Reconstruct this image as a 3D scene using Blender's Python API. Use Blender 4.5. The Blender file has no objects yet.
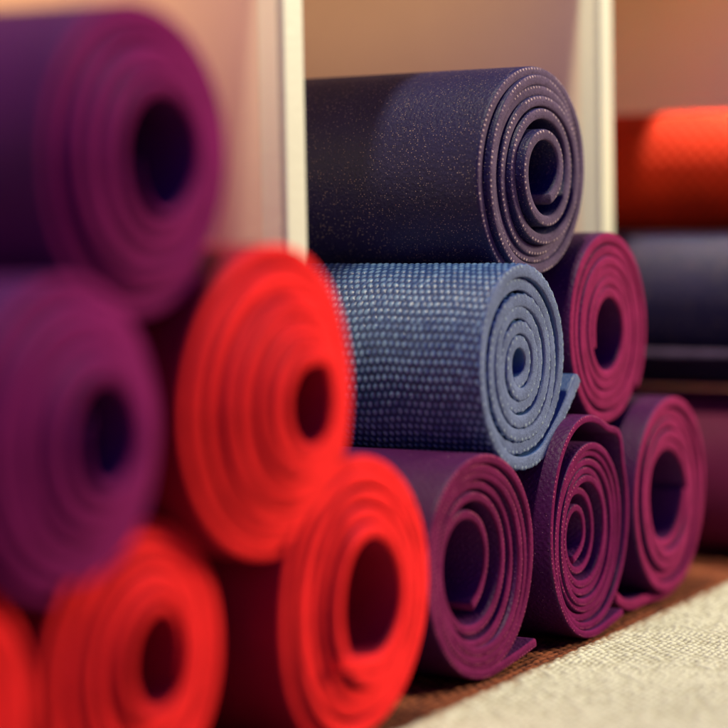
import bpy, math, random
import numpy as np
from mathutils import Matrix, Vector

# 1 unit of D = the diameter of one rolled mat = 12 cm.
# x runs along the shelf front, y goes into the shelf, z is up.
S = 0.12
rng = np.random.default_rng(7)
scene = bpy.context.scene
COL = scene.collection

# ------------------------------------------------------------------ helpers
def link(o, parent=None):
    COL.objects.link(o)
    if parent is not None:
        o.parent = parent
    return o

def tag(o, label=None, cat=None, group=None, kind=None):
    if label: o['label'] = label
    if cat: o['category'] = cat
    if group: o['group'] = group
    if kind: o['kind'] = kind
    return o

def mesh_obj(name, verts, faces, mats, mat_idx=None, uvs=None, smooth=True, parent=None, loc=(0, 0, 0)):
    me = bpy.data.meshes.new(name)
    me.from_pydata([tuple(v) for v in (np.asarray(verts) * S).tolist()], [], faces)
    for m in mats: me.materials.append(m)
    if mat_idx is not None:
        me.polygons.foreach_set('material_index', np.asarray(mat_idx, dtype=np.int32))
    if smooth:
        me.polygons.foreach_set('use_smooth', np.ones(len(me.polygons), dtype=bool))
    if uvs is not None:
        lay = me.uv_layers.new(name='uv')
        lay.data.foreach_set('uv', np.asarray(uvs, dtype=np.float32).ravel())
    me.validate()
    me.update()
    o = bpy.data.objects.new(name, me)
    o.location = Vector(loc) * S
    return link(o, parent)

def box(name, lo, hi, mat, parent=None, bevel=0.006, segs=2):
    x0, y0, z0 = lo; x1, y1, z1 = hi
    v = [(x0,y0,z0),(x1,y0,z0),(x1,y1,z0),(x0,y1,z0),(x0,y0,z1),(x1,y0,z1),(x1,y1,z1),(x0,y1,z1)]
    f = [(0,3,2,1),(4,5,6,7),(0,1,5,4),(1,2,6,5),(2,3,7,6),(3,0,4,7)]
    o = mesh_obj(name, v, f, [mat], smooth=False, parent=parent)
    if bevel:
        b = o.modifiers.new('bevel', 'BEVEL'); b.width = bevel * S; b.segments = segs
        b.limit_method = 'ANGLE'
    return o

# ------------------------------------------------------------------ materials
class NT:
    def __init__(self, name):
        self.m = bpy.data.materials.new(name); self.m.use_nodes = True
        self.t = self.m.node_tree; self.t.nodes.clear()
        self.out = self.n('ShaderNodeOutputMaterial')
        self.b = self.n('ShaderNodeBsdfPrincipled')
        self.l(self.b.outputs[0], self.out.inputs[0])
    def n(self, typ, **kw):
        nd = self.t.nodes.new(typ)
        for k, v in kw.items(): setattr(nd, k, v)
        return nd
    def l(self, a, b): self.t.links.new(a, b)
    def val(self, sock, v):
        if hasattr(v, 'links'): self.l(v, sock)
        else: sock.default_value = v
    def math(self, op, a, b=0.0, c=0.0):
        nd = self.n('ShaderNodeMath', operation=op)
        self.val(nd.inputs[0], a); self.val(nd.inputs[1], b)
        if op in ('MULTIPLY_ADD', 'SMOOTH_MIN'): self.val(nd.inputs[2], c)
        return nd.outputs[0]
    def uv(self):
        return self.n('ShaderNodeUVMap', uv_map='uv').outputs[0]
    def obj(self):
        return self.n('ShaderNodeTexCoord').outputs['Object']
    def mapping(self, vec, scale):
        nd = self.n('ShaderNodeMapping'); self.l(vec, nd.inputs[0]); nd.inputs['Scale'].default_value = scale
        return nd.outputs[0]
    def noise(self, vec, scale, detail=3, rough=.55):
        nd = self.n('ShaderNodeTexNoise'); self.l(vec, nd.inputs['Vector'])
        nd.inputs['Scale'].default_value = scale; nd.inputs['Detail'].default_value = detail
        nd.inputs['Roughness'].default_value = rough
        return nd.outputs['Fac']
    def voro(self, vec, scale, out='Distance', feature='F1', rnd=1.0):
        nd = self.n('ShaderNodeTexVoronoi', feature=feature); self.l(vec, nd.inputs['Vector'])
        nd.inputs['Scale'].default_value = scale; nd.inputs['Randomness'].default_value = rnd
        return nd.outputs[out]
    def ramp(self, fac, a, b):          # smooth 0..1 between a and b
        nd = self.n('ShaderNodeMapRange', interpolation_type='SMOOTHSTEP'); self.l(fac, nd.inputs[0])
        nd.inputs[1].default_value = a; nd.inputs[2].default_value = b
        return nd.outputs[0]
    def mix(self, fac, a, b):
        nd = self.n('ShaderNodeMix', data_type='RGBA')
        self.val(nd.inputs[0], fac)
        for i, c in ((6, a), (7, b)):
            if hasattr(c, 'links'): self.l(c, nd.inputs[i])
            else: nd.inputs[i].default_value = (*c[:3], 1)
        return nd.outputs[2]
    def bump(self, h, dist, strength=1.0):
        nd = self.n('ShaderNodeBump'); self.l(h, nd.inputs['Height'])
        nd.inputs['Distance'].default_value = dist * S; nd.inputs['Strength'].default_value = strength
        self.l(nd.outputs[0], self.b.inputs['Normal'])
    def set(self, **kw):
        for k, v in kw.items():
            k = {'color': 'Base Color', 'rough': 'Roughness', 'spec': 'Specular IOR Level', 'sheen': 'Sheen Weight', 'metal': 'Metallic'}.get(k, k)
            s = self.b.inputs[k]
            if hasattr(v, 'links'): self.l(v, s)
            elif isinstance(v, tuple): s.default_value = (*v[:3], 1)
            else: s.default_value = v
        return self.m

def sc(c, k): return tuple(min(1, x * k) for x in c)

def mat_surface(name, col, rough=.6, spec=.35, weave=.035, emb=.12, glint=None, glint_amt=.0, gsc=75):
    """rubbery sheet: fine embossed weave, soft mottling, optional grit whose glints are painted as pale specks"""
    t = NT(name); uv = t.uv(); ob = t.obj()
    big = t.noise(ob, 30, 3); fine = t.noise(uv, 60, 3)
    sep = t.n('ShaderNodeSeparateXYZ'); t.l(uv, sep.inputs[0])
    k = 2 * math.pi / weave
    a = t.math('SINE', t.math('MULTIPLY', sep.outputs[0], k)); b = t.math('SINE', t.math('MULTIPLY', sep.outputs[1], k))
    w = t.math('MULTIPLY', a, b)
    h = t.math('ADD', t.math('MULTIPLY', w, emb), fine)
    c = t.mix(t.ramp(big, .3, .7), sc(col, .82), sc(col, 1.12))
    c = t.mix(t.ramp(fine, .35, .75), c, sc(col, 1.15))
    if glint:
        v = t.voro(uv, gsc, 'Distance'); vc = t.voro(uv, gsc, 'Color')
        sx = t.n('ShaderNodeSeparateColor'); t.l(vc, sx.inputs[0])
        spot = t.math('MULTIPLY', t.ramp(v, .33, .12), t.ramp(sx.outputs[0], 1 - glint_amt, 1 - glint_amt * .6))
        patch = t.ramp(t.noise(uv, 6, 3), .25, .6)
        spot = t.math('MULTIPLY', spot, t.math('MULTIPLY_ADD', patch, .8, .2))
        c = t.mix(spot, c, glint)
        t.set(rough=t.math('MULTIPLY_ADD', spot, -.2, rough))
        h = t.math('ADD', h, t.math('MULTIPLY', spot, 1.3))
    else:
        t.set(rough=rough)
    t.bump(h, .006, .8)
    return t.set(color=c, spec=spec)

def mat_edge(name, col, dot=None, rough=.75, period=.030):
    """cut edge of the foam: fine cells, a darker line at each skin, a dotted knit line inside it"""
    t = NT(name); uv = t.uv(); ob = t.obj()
    sep = t.n('ShaderNodeSeparateXYZ'); t.l(uv, sep.inputs[0])
    u, v = sep.outputs[0], sep.outputs[1]
    cells = t.noise(ob, 480, 2, .6)
    mott = t.noise(ob, 60, 3)
    c = t.mix(t.ramp(mott, .3, .7), sc(col, .82), sc(col, 1.15))
    c = t.mix(t.math('MULTIPLY', t.ramp(cells, .45, .75), .5), c, sc(col, .55))
    pores = t.noise(ob, 1500, 2, .6)
    c = t.mix(t.math('MULTIPLY', t.ramp(pores, .50, .72), .55), c, sc(col, .40))
    c = t.mix(t.math('MULTIPLY', t.ramp(pores, .46, .30), .30), c, sc(col, 1.5))
    h = t.math('ADD', cells, pores)
    if dot:
        s = t.math('SINE', t.math('MULTIPLY', u, 2 * math.pi / period))
        jit = t.noise(ob, 150, 1)
        on = t.math('MULTIPLY', t.ramp(s, .1, .75), t.ramp(jit, .35, .6))
        band = t.ramp(t.math('ABSOLUTE', t.math('SUBTRACT', v, .80)), .15, .05)
        d = t.math('MULTIPLY', on, band)
        c = t.mix(d, c, dot)
        h = t.math('ADD', h, t.math('MULTIPLY', d, 1.0))
    t.bump(h, .005, .7)
    return t.set(color=c, rough=.95, spec=.04)

# ------------------------------------------------------------------ rolled mats
def spiral(dirn, end_deg, turns, r_in, r_out, t, hole=(0, 0), power=1.0, wob=(), tail=(), core=(), step=.018, squash=(1, 1), loose=0.0, bulge=None, iloose=0.0, drop=(0, 0)):
    """centre line of the sheet seen from the front, inner end first; returns points and 0..1 winding fraction"""
    n = int(turns * 220)
    ph = np.linspace(0, 1, n)
    th = math.radians(end_deg) - dirn * (1 - ph) * turns * 2 * math.pi
    u = ph ** power
    ro = r_out - t / 2; ri = r_in + t / 2
    r = ri + (ro - ri) * u
    for a, k, p0, grow in wob:
        r = r * (1 + a * np.cos(k * (th - math.radians(p0))) * (u if grow > 0 else (1 - u) if grow < 0 else 1))
    if loose:                                  # the last turn stands off the bundle
        r = r - loose * (1 - np.clip((ph * turns - turns + 1.15) / .3, 0, 1)) * u
    hx = 0
    if iloose:                                 # the first turns hang loose in the hole
        r = r - iloose * np.clip(1 - ph * turns / 1.7, 0, 1)
        hx = -1.1 * iloose * np.clip(1 - ph * turns / 1.7, 0, 1)
    if bulge:                                  # a dent or bulge of the outermost turn: (deg, width, amount, turns it reaches in)
        for deg, wd, amt, dep in bulge:
            dd = (th - math.radians(deg) + math.pi) % (2 * math.pi) - math.pi
            r = r + amt * np.exp(-(dd / math.radians(wd)) ** 2) * np.clip((ph * turns - turns + dep) / .3, 0, 1)
    x = hole[0] * (1 - u) + hx + r * np.cos(th) * squash[0]
    z = hole[1] * (1 - u) + r * np.sin(th) * squash[1]
    # the weight of the roll flattens its underside; the winding is never perfectly even
    z = z + .014 * np.exp(-(((th + math.pi / 2 + math.pi) % (2 * math.pi) - math.pi) / math.radians(26)) ** 2) * u
    q = .0034 * (np.sin(th * 1.37 + end_deg) + np.sin(th * 2.61 + 2 * end_deg)) * np.minimum(1, ph * 3)
    x = x + q * np.cos(th); z = z + q * np.sin(th)
    kk = 1 - np.clip((ph * turns - turns + 1.2) / .35, 0, 1)
    x = x + drop[0] * kk; z = z + drop[1] * kk
    P = np.stack([x, z], 1)
    def extend(p, d, segs):
        pts = []; a = math.atan2(d[1], d[0]); q = np.array(p)
        for ln, curv in segs:
            m = max(2, int(ln / .01))
            for _ in range(m):
                a += curv * ln / m; q = q + np.array([math.cos(a), math.sin(a)]) * ln / m; pts.append(q)
        return pts
    uu = list(u)
    if tail:
        e = extend(P[-1], P[-1] - P[-2], tail); P = np.vstack([P, e]); uu += [1] * len(e)
    if core:
        e = extend(P[0], P[0] - P[1], core)[::-1]; P = np.vstack([e, P]); uu = [0] * len(e) + uu
    uu = np.array(uu)
    s = np.concatenate([[0], np.cumsum(np.hypot(*np.diff(P, axis=0).T))])
    N = int(s[-1] / step) + 1
    si = np.linspace(0, s[-1], N)
    return np.stack([np.interp(si, s, P[:, 0]), np.interp(si, s, P[:, 1])], 1), np.interp(si, s, uu), si

def sheet_mesh(P, u, s, t, dirn, prot, length, jag=.012, seed=0, rows=None, outer_h=None, bev=.22, taper=0):
    """sweeps the centre line along y: outer skin, rounded front edge, inner skin, back edge"""
    r_ = np.random.default_rng(seed)
    T = np.gradient(P, axis=0); T /= np.linalg.norm(T, axis=1)[:, None]
    Nn = np.stack([T[:, 1], -T[:, 0]], 1) * dirn           # points away from the core
    y0 = -prot * (1 - u)
    k = np.arange(len(P))
    for _ in range(5):                                     # the edge wanders a little from turn to turn
        y0 = y0 + jag * .5 * np.sin(s * r_.uniform(.6, 3.2) + r_.uniform(0, 6))
    turn = np.cumsum(np.gradient(np.unwrap(np.arctan2(P[:, 1], P[:, 0])))) / (2 * math.pi)
    y0 = y0 + jag * np.interp(np.abs(turn), np.arange(0, 14, .5), r_.uniform(-1, 1, 28))
    b = t * bev
    if rows is None: rows = [.02, .08, .2, .5, 1.0, 1.8, 3.0]
    prof = [(t / 2, length)] + [(t / 2, y) for y in reversed(rows)] + [(t / 2, b), (t / 2 - .3 * b, .3 * b), (t / 2 - b, 0)]
    nO = len(prof)
    prof += [(0, -.02 * t)] + [(-p, q) for p, q in reversed(prof[nO - 3:])] + [(-t / 2, rows[2]), (-t / 2, rows[-1]), (-t / 2, length)]
    M = len(prof); N = len(P)
    V = np.empty((N, M, 3)); off = np.array([p for p, _ in prof]); yy = np.array([q for _, q in prof])
    O = np.repeat(off[None], N, 0)
    if taper: O *= np.clip(s / taper, .06, 1)[:, None]
    if outer_h is not None:
        for j in range(nO - 1):
            O[:, j] += outer_h(s, yy[j] + 0 * s, u)
    V[:, :, 0] = P[:, None, 0] + Nn[:, None, 0] * O
    V[:, :, 2] = P[:, None, 1] + Nn[:, None, 1] * O
    V[:, :, 1] = yy[None] + y0[:, None]
    i, j = np.meshgrid(np.arange(N - 1), np.arange(M), indexing='ij')
    jn = (j + 1) % M
    q = np.stack([i * M + j, i * M + jn, (i + 1) * M + jn, (i + 1) * M + j], -1)
    if dirn > 0: q = q[..., ::-1]
    # uv: skins (arc, depth); cut edge (arc, 0..1 across the thickness)
    cap = (j >= nO - 2) & (j < M - 4)
    va = np.where(cap, off[j] / t + .5, yy[j]); vb = np.where(cap, off[jn] / t + .5, yy[jn])
    U = np.stack([np.stack([s[i], va], -1), np.stack([s[i], vb], -1), np.stack([s[i + 1], vb], -1), np.stack([s[i + 1], va], -1)], -2)
    if dirn > 0: U = U[..., ::-1, :]
    faces = q.reshape(-1, 4).tolist(); uv = U.reshape(-1, 2); mi = cap.astype(int).ravel().tolist()
    e0 = list(range(M)); e1 = [(N - 1) * M + a for a in range(M)]
    if dirn > 0: e1 = e1[::-1]
    else: e0 = e0[::-1]
    faces += [e0, e1]; mi += [1, 1]
    uv = np.vstack([uv, np.tile([[0, .5]], (2 * M, 1))])
    return V.reshape(-1, 3), faces, mi, uv

def rolled_mat(label, pos, mats, length=5.0, yaw=0, tilt=0, prot=0, jag=.012, seed=0, group=None, rows=None, outer_h=None, name='yoga_mat', bev=.22, taper=0, **sp):
    P, u, s = spiral(**sp)
    V, F, mi, uv = sheet_mesh(P, u, s, sp['t'], sp['dirn'], prot, length, jag, seed, rows, outer_h, bev, taper)
    o = mesh_obj(name, V, F, mats, mi, uv, loc=pos)
    o.rotation_euler = (math.radians(tilt), 0, math.radians(yaw))
    return tag(o, label, 'yoga mat', group)

RED = (.92, .022, .024)
PUR = (.18, .010, .095)
MAU = (.130, .010, .062)
red = [mat_surface('red_mat_skin', (.24, .002, .022), .6, .15), mat_edge('red_mat_edge', RED)]
orange = [mat_surface('orange_mat_skin', (.25, .013, .004), .6, .04, weave=.075, emb=.9), mat_edge('orange_mat_edge', (.95, .09, .02))]
purple = [mat_surface('purple_mat_skin', (.060, .003, .075), .6, .15), mat_edge('purple_mat_edge', PUR)]
mauve = [mat_surface('mauve_mat_skin', (.055, .004, .060), .5, .25, glint=(.42, .17, .30), glint_amt=.14, gsc=110), mat_edge('mauve_mat_edge', MAU, dot=(.42, .09, .18), period=.022)]
mauve_b = [mauve[0], mat_edge('plum_mat_edge', (.135, .008, .066), dot=(.34, .07, .15), period=.022)]
rose = [mauve[0], mat_edge('rose_mat_edge', (.200, .014, .075))]
dark = [mat_surface('navy_mat_skin', (.007, .005, .056), .52, .36, emb=0, glint=(.60, .44, .42), glint_amt=.42, gsc=125), mat_edge('navy_mat_edge', (.095, .066, .125), dot=(.42, .31, .35), period=.024)]

# blue mat: raised woven nubs are real relief on the skin
def blue_skin():
    t = NT('blue_mat_skin'); uv = t.uv(); ob = t.obj()
    sep = t.n('ShaderNodeSeparateXYZ'); t.l(uv, sep.inputs[0])
    big = t.noise(ob, 40, 3); fine = t.noise(uv, 120, 2)
    c = t.mix(t.ramp(big, .3, .7), (.014, .055, .27), (.022, .075, .32))
    att = t.n('ShaderNodeAttribute', attribute_name='nub')
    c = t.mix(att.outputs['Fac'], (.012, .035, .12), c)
    c = t.mix(t.math('MULTIPLY', t.ramp(att.outputs['Fac'], .30, .85), .62), c, (.19, .33, .50))  # paler nub tips carry painted-in highlights
    t.bump(fine, .004, .6)
    return t.set(color=c, rough=.34, spec=.6)
blue = [blue_skin(), mat_edge('blue_mat_edge', (.115, .145, .27), dot=(.22, .28, .38), period=.034)]
NU, NV = .034, .031         # nub pitch around and along the roll
def nub(s, y):
    s = s + .0045 * np.sin(y * 7.3 + 1.7 * np.sin(s * 2.1)) + .003 * np.sin(y * 19 + s * 5)
    y = y + .005 * np.sin(s * 6.1 + np.sin(y * 3.7)) + .003 * np.sin(s * 23 + y * 4)
    a = s / NU; row = np.floor(a); fa = a - row - .5
    b = y / NV + .5 * (row % 2); fb = b - np.floor(b) - .5
    jr = np.sin(row * 12.9898 + np.floor(b) * 78.233) * 43758.5453
    jr = jr - np.floor(jr)
    d = (fa / .50) ** 2 + (fb / .47) ** 2
    n = np.clip(1 - d, 0, 1) ** .55 * (.58 + .42 * jr)
    seam = (row % 3 == 0) * np.clip(1 - np.abs(fa - .44) / .07, 0, 1) * np.clip(.45 + .5 * np.sin(y * 5 + row * 2.4), 0, .6)
    return np.maximum(n, seam)

# ---- left cubby
G1, G2, G3 = 'purple mats rolled up in the left pile', 'red mats rolled up in the left pile', 'mauve mats rolled up in the middle pile'
rolled_mat('large blurred purple mat roll at the top of the left pile', (-1.347, -.02, 2.128), purple, prot=.12, seed=1, jag=.007, taper=.5, group=G1,
           dirn=1, end_deg=-60, turns=5.3, r_in=.155, r_out=.516, t=.0525, wob=[(.012, 2, 40, 0), (.01, 3, 10, 0)], tail=[(.08, 1.8)])
rolled_mat('purple mat roll at the left edge under the topmost purple roll', (-1.836, -.093, 1.291), purple, prot=.12, seed=2, jag=.007, taper=.4, group=G1,
           dirn=1, end_deg=-100, turns=6.3, hole=(.06, 0), r_in=.125, r_out=.490, t=.0530, wob=[(.015, 2, 80, 0)], squash=(.98, 1.0))
rolled_mat('upper red mat roll resting beside the purple rolls', (-.739, -.108, 1.305), red, prot=.14, seed=3, jag=.007, group=G2,
           dirn=1, end_deg=-62, turns=6.55, hole=(.05, 0), r_in=.125, r_out=.552, t=.0515, wob=[(.012, 2, 100, 0), (.012, 3, 60, 0)],
           core=[(.14, -3.0)], tail=[(.12, -1.5)])
rolled_mat('red mat roll on the floor below the purple roll, small dark hole', (-1.345, .03, .50), red, prot=.10, seed=4, jag=.007, taper=.4, group=G2,
           dirn=1, end_deg=-70, turns=5.8, hole=(-.02, .05), r_in=.125, r_out=.502, t=.0480, wob=[(.015, 2, 75, 0)], core=[(.12, -2)])
rolled_mat('red mat roll cut off by the lower left corner', (-2.40, -.02, .492), red, prot=.05, seed=5, group=G2,
           dirn=1, end_deg=-80, turns=5.8, r_in=.14, r_out=.492, t=.043, wob=[(.012, 2, 45, 0)])
rolled_mat('large red mat roll on the floor beside the mauve roll, wide oval hole', (-.195, -.12, .538), red, prot=.07, seed=16, jag=.008, group=G2,
           dirn=1, end_deg=-95, turns=5.0, r_in=.195, r_out=.550, t=.0520, wob=[(.018, 2, 88, 0), (.012, 3, 120, 0)],
           core=[(.16, -.8), (.08, 1.0)], bulge=[(140, 28, .02, 2)])

# ---- middle cubby
rolled_mat('dark navy speckled mat roll on top of the middle pile', (1.86, .15, 2.087), dark, prot=.09, seed=7, yaw=-3, jag=.013,
           dirn=1, end_deg=-120, turns=5.75, r_in=.185, r_out=.492, t=.0485, power=.95, hole=(.02, .0), wob=[(.012, 2, 70, 0), (.008, 3, 30, 0)],
           iloose=.075, core=[(.10, -6)])
o = rolled_mat('blue woven-texture mat roll with its loose end sticking out', (1.434, 0, 1.268), blue, prot=-.02, seed=8, jag=.006,
           rows=list(np.concatenate([np.arange(.012, 1.75, NV / 5), [2.2, 3.0]])),
           outer_h=lambda s, y, u: .0075 * (nub(s, y) - .3), bev=.14,
           dirn=1, end_deg=-54, turns=6.0, r_in=.045, r_out=.460, t=.0560, wob=[(.015, 2, 95, 0), (.008, 3, 0, 0)], tail=[(.40, .35)], core=[(.10, -6)], step=NU / 5)
# store the relief as an attribute so gaps between nubs can be darker
me = o.data
uvd = np.empty(len(me.loops) * 2, dtype=np.float32); me.uv_layers['uv'].data.foreach_get('uv', uvd); uvd = uvd.reshape(-1, 2)
nv = nub(uvd[:, 0], uvd[:, 1])
R_ = len(np.arange(.012, 1.75, NV / 5)) + 2; per = R_ + 11
face = np.repeat(np.arange(len(me.polygons)), [p.loop_total for p in me.polygons])
nv = np.where(face % per < R_ + 1, nv, .45)                # the inner skin is plain
at = me.attributes.new('nub', 'FLOAT', 'CORNER'); at.data.foreach_set('value', nv.astype(np.float32))

rolled_mat('rosy mauve mat roll at the back right under the navy roll', (2.479, .055, 1.347), rose, prot=.0, seed=9, group=G3,
           dirn=-1, end_deg=-40, turns=5.6, r_in=.145, r_out=.480, t=.0520, hole=(-.02, 0), wob=[(.012, 2, 80, 0)], loose=.015, core=[(.08, 2)])
rolled_mat('mauve mat roll on the floor between red and plum rolls, wide hole', (.992, -.028, .470), mauve, prot=-.035, seed=10, yaw=-1.5, jag=.012, group=G3,
           dirn=1, end_deg=-80, turns=5.92, r_in=.215, r_out=.474, t=.0400, power=.85, hole=(-.045, .0), wob=[(.018, 2, 95, 0), (.01, 3, 30, 0)],
           iloose=.05, tail=[(.36, .15)], core=[(.05, -1)])
rolled_mat('plum mat roll with a loose dented outer layer, small hole', (1.968, -.073, .487), mauve_b, prot=-.03, seed=11, jag=.012, group=G3,
           dirn=1, end_deg=-80, turns=7.9, r_in=.125, r_out=.497, t=.0335, power=.92, hole=(-.07, .01), wob=[(.02, 2, 90, 0)], squash=(.94, 1),
           loose=.030, drop=(.0, -.022), iloose=.05, bulge=[(50, 11, .055, 1.0), (78, 13, .0, .9), (112, 36, .045, 1.0)], tail=[(.10, .4), (.16, .0)], core=[(.10, -4)])
rolled_mat('rosy mauve mat roll on the floor at the right end of the middle pile', (2.93, -.05, .510), rose, prot=.0, seed=12, group=G3,
           dirn=-1, end_deg=-100, turns=5.2, r_in=.190, r_out=.512, t=.0520, wob=[(.025, 2, 95, 0)], tail=[(.22, .8), (.30, -2.2)], core=[(.12, 1.5)])

# ---- right cubby, only the sides of these show
rolled_mat('bright orange mat roll on top of the right-hand stack', (4.75, -.42, 2.10), orange, prot=.04, seed=13,
           dirn=1, end_deg=250, turns=4.5, r_in=.12, r_out=.36, t=.042)
rolled_mat('dark navy mat roll in the middle of the right-hand stack', (4.50, -.40, 1.345), [mat_surface('slate_mat_skin', (.007, .005, .030), .5, .15, emb=0, glint=(.20, .13, .10), glint_amt=.45, gsc=60), dark[1]], prot=.04, seed=14,
           dirn=-1, end_deg=226, turns=6, r_in=.15, r_out=.452, t=.042, tail=[(.16, 1.2)])
rolled_mat('purple mat roll on the floor at the bottom of the right-hand stack', (4.50, -.40, .452), [mat_surface('rose_mat_skin', (.13, .009, .050), .6, .2), mauve[1]], prot=.0, seed=15,
           dirn=1, end_deg=-100, turns=6, r_in=.16, r_out=.465, t=.042)

# ------------------------------------------------------------------ shelf
def panel_mat(name, col, rough=.45):
    t = NT(name); ob = t.obj()
    a = t.noise(ob, 6, 4); b = t.noise(ob, 220, 2)
    c = t.mix(t.ramp(a, .25, .75), sc(col, .94), sc(col, 1.04))
    t.bump(b, .003, .35)
    return t.set(color=c, rough=rough, spec=.35)
side_m = panel_mat('shelf_laminate', (.95, .81, .60))
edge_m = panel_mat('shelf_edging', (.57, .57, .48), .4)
lit_m = panel_mat('shelf_lit_band', (.93, .96, .74), .4)  # paler cream stands in for light on the divider sides
YS, TH, W = .50, .152, 3.065
shelf = link(bpy.data.objects.new('storage_shelf', None)); shelf.location = (1.9 * S, YS * S, 0)
tag(shelf, 'cream white open cubby shelf whose upright dividers separate the mat piles', 'shelf')
def shelf_part(name, lo, hi, m, parent, pl=None, bevel=.006):
    o = box(name, lo, hi, m, None, bevel)
    o.parent = parent
    root = Vector((1.9 * S, YS * S, 0))
    if parent is shelf: o.location = -root
    return o
DEPTH = 5.6
for i in range(-1, 3):
    x0 = .358 + W * i - (.38 if i < 0 else 0)
    d = shelf_part('divider', (x0 + .003, YS + .121, .012), (x0 + TH - .003, YS + DEPTH, 3.42), side_m, shelf)
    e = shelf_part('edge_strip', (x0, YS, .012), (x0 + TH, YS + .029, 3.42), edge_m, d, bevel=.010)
    shelf_part('lit_band', (x0 + .001, YS + .030, .012), (x0 + TH - .001, YS + .120, 3.42), lit_m, d, bevel=.004)  # added sleeve, coloured as the lit front band of the divider sides
shelf_part('back_panel', (.358 - W - .38, YS + DEPTH + .002, .012), (.358 + 2 * W + TH, YS + DEPTH + .08, 3.42), side_m, shelf)
tb = shelf_part('top_board', (.358 - W - .38, YS + .10, 3.424), (.358 + 2 * W + TH, YS + DEPTH + .08, 3.56), side_m, shelf)
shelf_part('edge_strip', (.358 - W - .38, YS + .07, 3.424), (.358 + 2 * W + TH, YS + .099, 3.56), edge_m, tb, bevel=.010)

# ------------------------------------------------------------------ floor and rug
def weave_mat(name, col, lo, attr=None, scale=22):
    t = NT(name); ob = t.obj()
    big = t.noise(ob, 9, 4); fine = t.noise(ob, 700, 3)
    c = t.mix(t.ramp(big, .3, .7), sc(col, .90), sc(col, 1.06))
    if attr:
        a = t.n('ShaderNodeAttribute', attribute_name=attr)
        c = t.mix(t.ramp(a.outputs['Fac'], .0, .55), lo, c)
        h = fine
        sf = t.n('ShaderNodeAttribute', attribute_name='shadow_fade')
        c = t.mix(sf.outputs['Fac'], c, (.20, .095, .05))  # brown painted in along the back edge as a soft shadow edge
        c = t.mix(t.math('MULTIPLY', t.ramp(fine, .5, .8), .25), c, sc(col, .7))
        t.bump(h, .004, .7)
    return t.set(color=c, rough=.9, spec=.1)
def woven_sheet(name, x0, x1, y0, y1, z, mat, cell, amp, res, seed, fade_back=False, base=0.0):
    """a cloth of plump yarn loops, as a height field"""
    r_ = np.random.default_rng(seed)
    nx = int((x1 - x0) / cell * res); ny = int((y1 - y0) / cell * res)
    X = np.linspace(x0, x1, nx + 1); Y = np.linspace(y0, y1, ny + 1)
    gx, gy = np.meshgrid(X, Y, indexing='ij')
    wx = gx + .22 * cell * np.sin(gy * 9 + 1.3 * np.sin(gx * 4)) + .09 * cell * np.sin(gy * 41 + gx * 13); wy = gy + .20 * cell * np.sin(gx * 8 + np.sin(gy * 5)) + .08 * cell * np.sin(gx * 37 - gy * 11)
    b = wy / (cell * .62); row = np.floor(b); fb = b - row - .5
    a = wx / cell + .5 * (row % 2); ci = np.floor(a); fa = a - ci - .5
    j = np.sin(ci * 12.9898 + row * 78.233) * 43758.5453; j = j - np.floor(j)
    d = (fa / .52) ** 2 + (fb / .50) ** 2
    h = np.clip(1 - d, 0, 1) ** .5 * (.40 + .60 * j)
    zz = z + base + amp * h + .006 * np.sin(gx * 3.1) * np.sin(gy * 2.3)
    if fade_back:                                           # rounded hem at the shelf side
        k = np.clip((y1 - gy) / .06, 0, 1); zz = z + .002 + (zz - z) * np.sqrt(1 - (1 - k) ** 2)
    V = np.stack([gx, gy, zz], -1).reshape(-1, 3)
    i, jj = np.meshgrid(np.arange(nx), np.arange(ny), indexing='ij')
    m = ny + 1
    F = np.stack([i * m + jj, (i + 1) * m + jj, (i + 1) * m + jj + 1, i * m + jj + 1], -1).reshape(-1, 4)
    o = mesh_obj(name, V, F.tolist(), [mat])
    at = o.data.attributes.new('loop', 'FLOAT', 'POINT'); at.data.foreach_set('value', h.ravel().astype(np.float32))
    sfade = np.clip(1 - (y1 - gy + .05 * (j - .5)) / .10, 0, 1) ** 1.3 * (1.0 if fade_back else 0.0)  # mask of the painted shadow fade
    at = o.data.attributes.new('shadow_fade', 'FLOAT', 'POINT'); at.data.foreach_set('value', sfade.ravel().astype(np.float32))
    return o
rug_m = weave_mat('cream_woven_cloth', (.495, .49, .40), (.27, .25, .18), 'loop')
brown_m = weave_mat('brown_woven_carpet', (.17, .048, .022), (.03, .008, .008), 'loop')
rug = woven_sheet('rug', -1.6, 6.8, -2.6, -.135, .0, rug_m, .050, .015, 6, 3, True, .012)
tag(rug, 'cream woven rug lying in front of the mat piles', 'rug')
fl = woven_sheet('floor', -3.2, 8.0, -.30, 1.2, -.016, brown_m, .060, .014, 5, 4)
tag(fl, kind='structure')
gm = NT('brown_carpet_far'); ob = gm.obj()
gm.set(color=gm.mix(gm.ramp(gm.noise(ob, 60, 4), .3, .7), (.20, .08, .045), (.30, .125, .06)), rough=.9, spec=.1)
wl = box('wall', (-12, YS + DEPTH + .12, -.02), (16, YS + DEPTH + .3, 14), panel_mat('painted_wall', (.42, .30, .22), .7), bevel=0)
tag(wl, kind='structure')
g = mesh_obj('ground', [(-30, -30, -.03), (30, -30, -.03), (30, 30, -.03), (-30, 30, -.03)], [(0, 1, 2, 3)], [gm.m], smooth=False)
tag(g, kind='structure')

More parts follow.
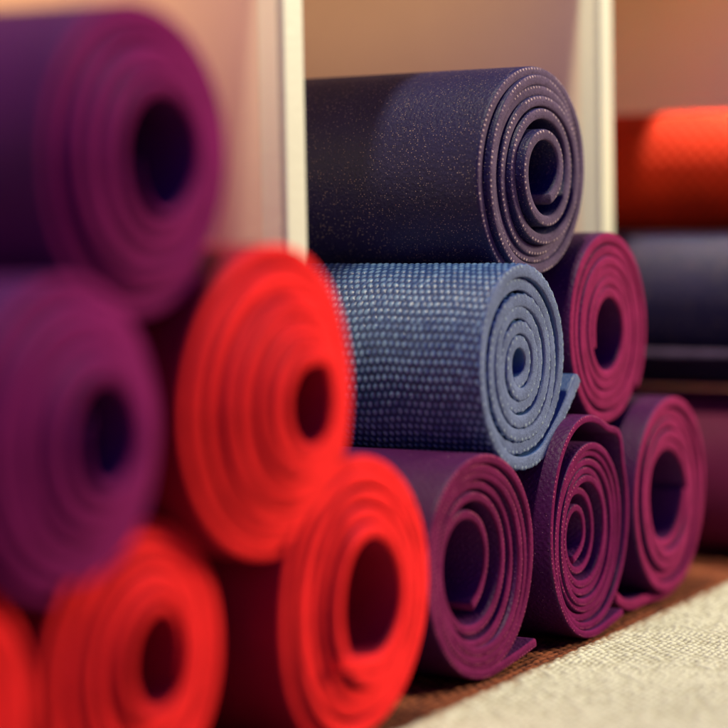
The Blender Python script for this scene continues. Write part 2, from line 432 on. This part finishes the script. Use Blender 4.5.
# ------------------------------------------------------------------ light
def area(name, loc, target, size, power, col, size_y=None, spread=None):
    L = bpy.data.lights.new(name, 'AREA'); L.energy = power; L.color = col; L.size = size * S
    if size_y: L.shape = 'RECTANGLE'; L.size_y = size_y * S
    if spread: L.spread = math.radians(spread)
    o = link(bpy.data.objects.new(name, L)); o.location = Vector(loc) * S
    d = Vector(target) - Vector(loc); o.rotation_euler = d.to_track_quat('-Z', 'Y').to_euler()
    return o
area('overhead_light', (-2.0, -.7, 15), (1.5, .2, 1), 1.0, 31, (1, .90, .62))
area('overhead_light', (5.6, -.7, 15), (5.6, .2, 1), .9, 3.3, (1, .90, .62), spread=14)  # added spot, brightens only the front of the right-hand stack
area('front_lamp', (14, -12, 8), (1.0, 0, 1.2), 4.5, 96, (1, .89, .52))
area('side_fill', (-12, -7.5, 4.6), (1.5, 2, 2.6), 3.0, 1.0, (1, .68, .42))  # added fill from the left, warms the divider sides
# added warm fill lights, not lamps of the shelf, under its top, each at the left side of its cubby, washing the divider opposite
for i in (-1, 0):
    xl = .358 + W * i + TH
    col = (1, .58, .36) if i < 0 else (1, .51, .33)
    area('cubby_fill', (xl + .12, YS + 1.7, 3.0), (xl + 3, YS + 1.7, 2.9), .3, .80 if i < 0 else .20, col, size_y=2.4, spread=110)

w = bpy.data.worlds.new('World'); scene.world = w; w.use_nodes = True
nt = w.node_tree; bg = nt.nodes['Background']
bg.inputs[0].default_value = (.03, .02, .60, 1); bg.inputs[1].default_value = .75

# ------------------------------------------------------------------ camera
yaw, pit, rol = 1.047, .074, -.0182
fw = Vector((math.sin(yaw) * math.cos(pit), math.cos(yaw) * math.cos(pit), -math.sin(pit)))
r = Vector((math.cos(yaw), -math.sin(yaw), 0)); u = r.cross(fw)
r2 = r * math.cos(rol) + u * math.sin(rol); u2 = u * math.cos(rol) - r * math.sin(rol)
cam = bpy.data.cameras.new('camera'); co = link(bpy.data.objects.new('camera', cam))
M = Matrix((r2, u2, -fw)).transposed().to_4x4()
M.translation = Vector((-6.9477, -4.0562, 1.9714)) * S
co.matrix_world = M
cam.sensor_width = 36; cam.lens = 36 * math.exp(7.6884) / 728
cam.clip_start = .02; cam.clip_end = 100
cam.dof.use_dof = True; cam.dof.focus_distance = 9.5 * S; cam.dof.aperture_fstop = 2.8
scene.camera = co

scene.view_settings.view_transform = 'Standard'; scene.view_settings.look = 'None'
scene.view_settings.exposure = 0; scene.view_settings.gamma = 1
scene.cycles.max_bounces = 8
try:
    scene.cycles.use_denoising = True
except Exception:
    pass
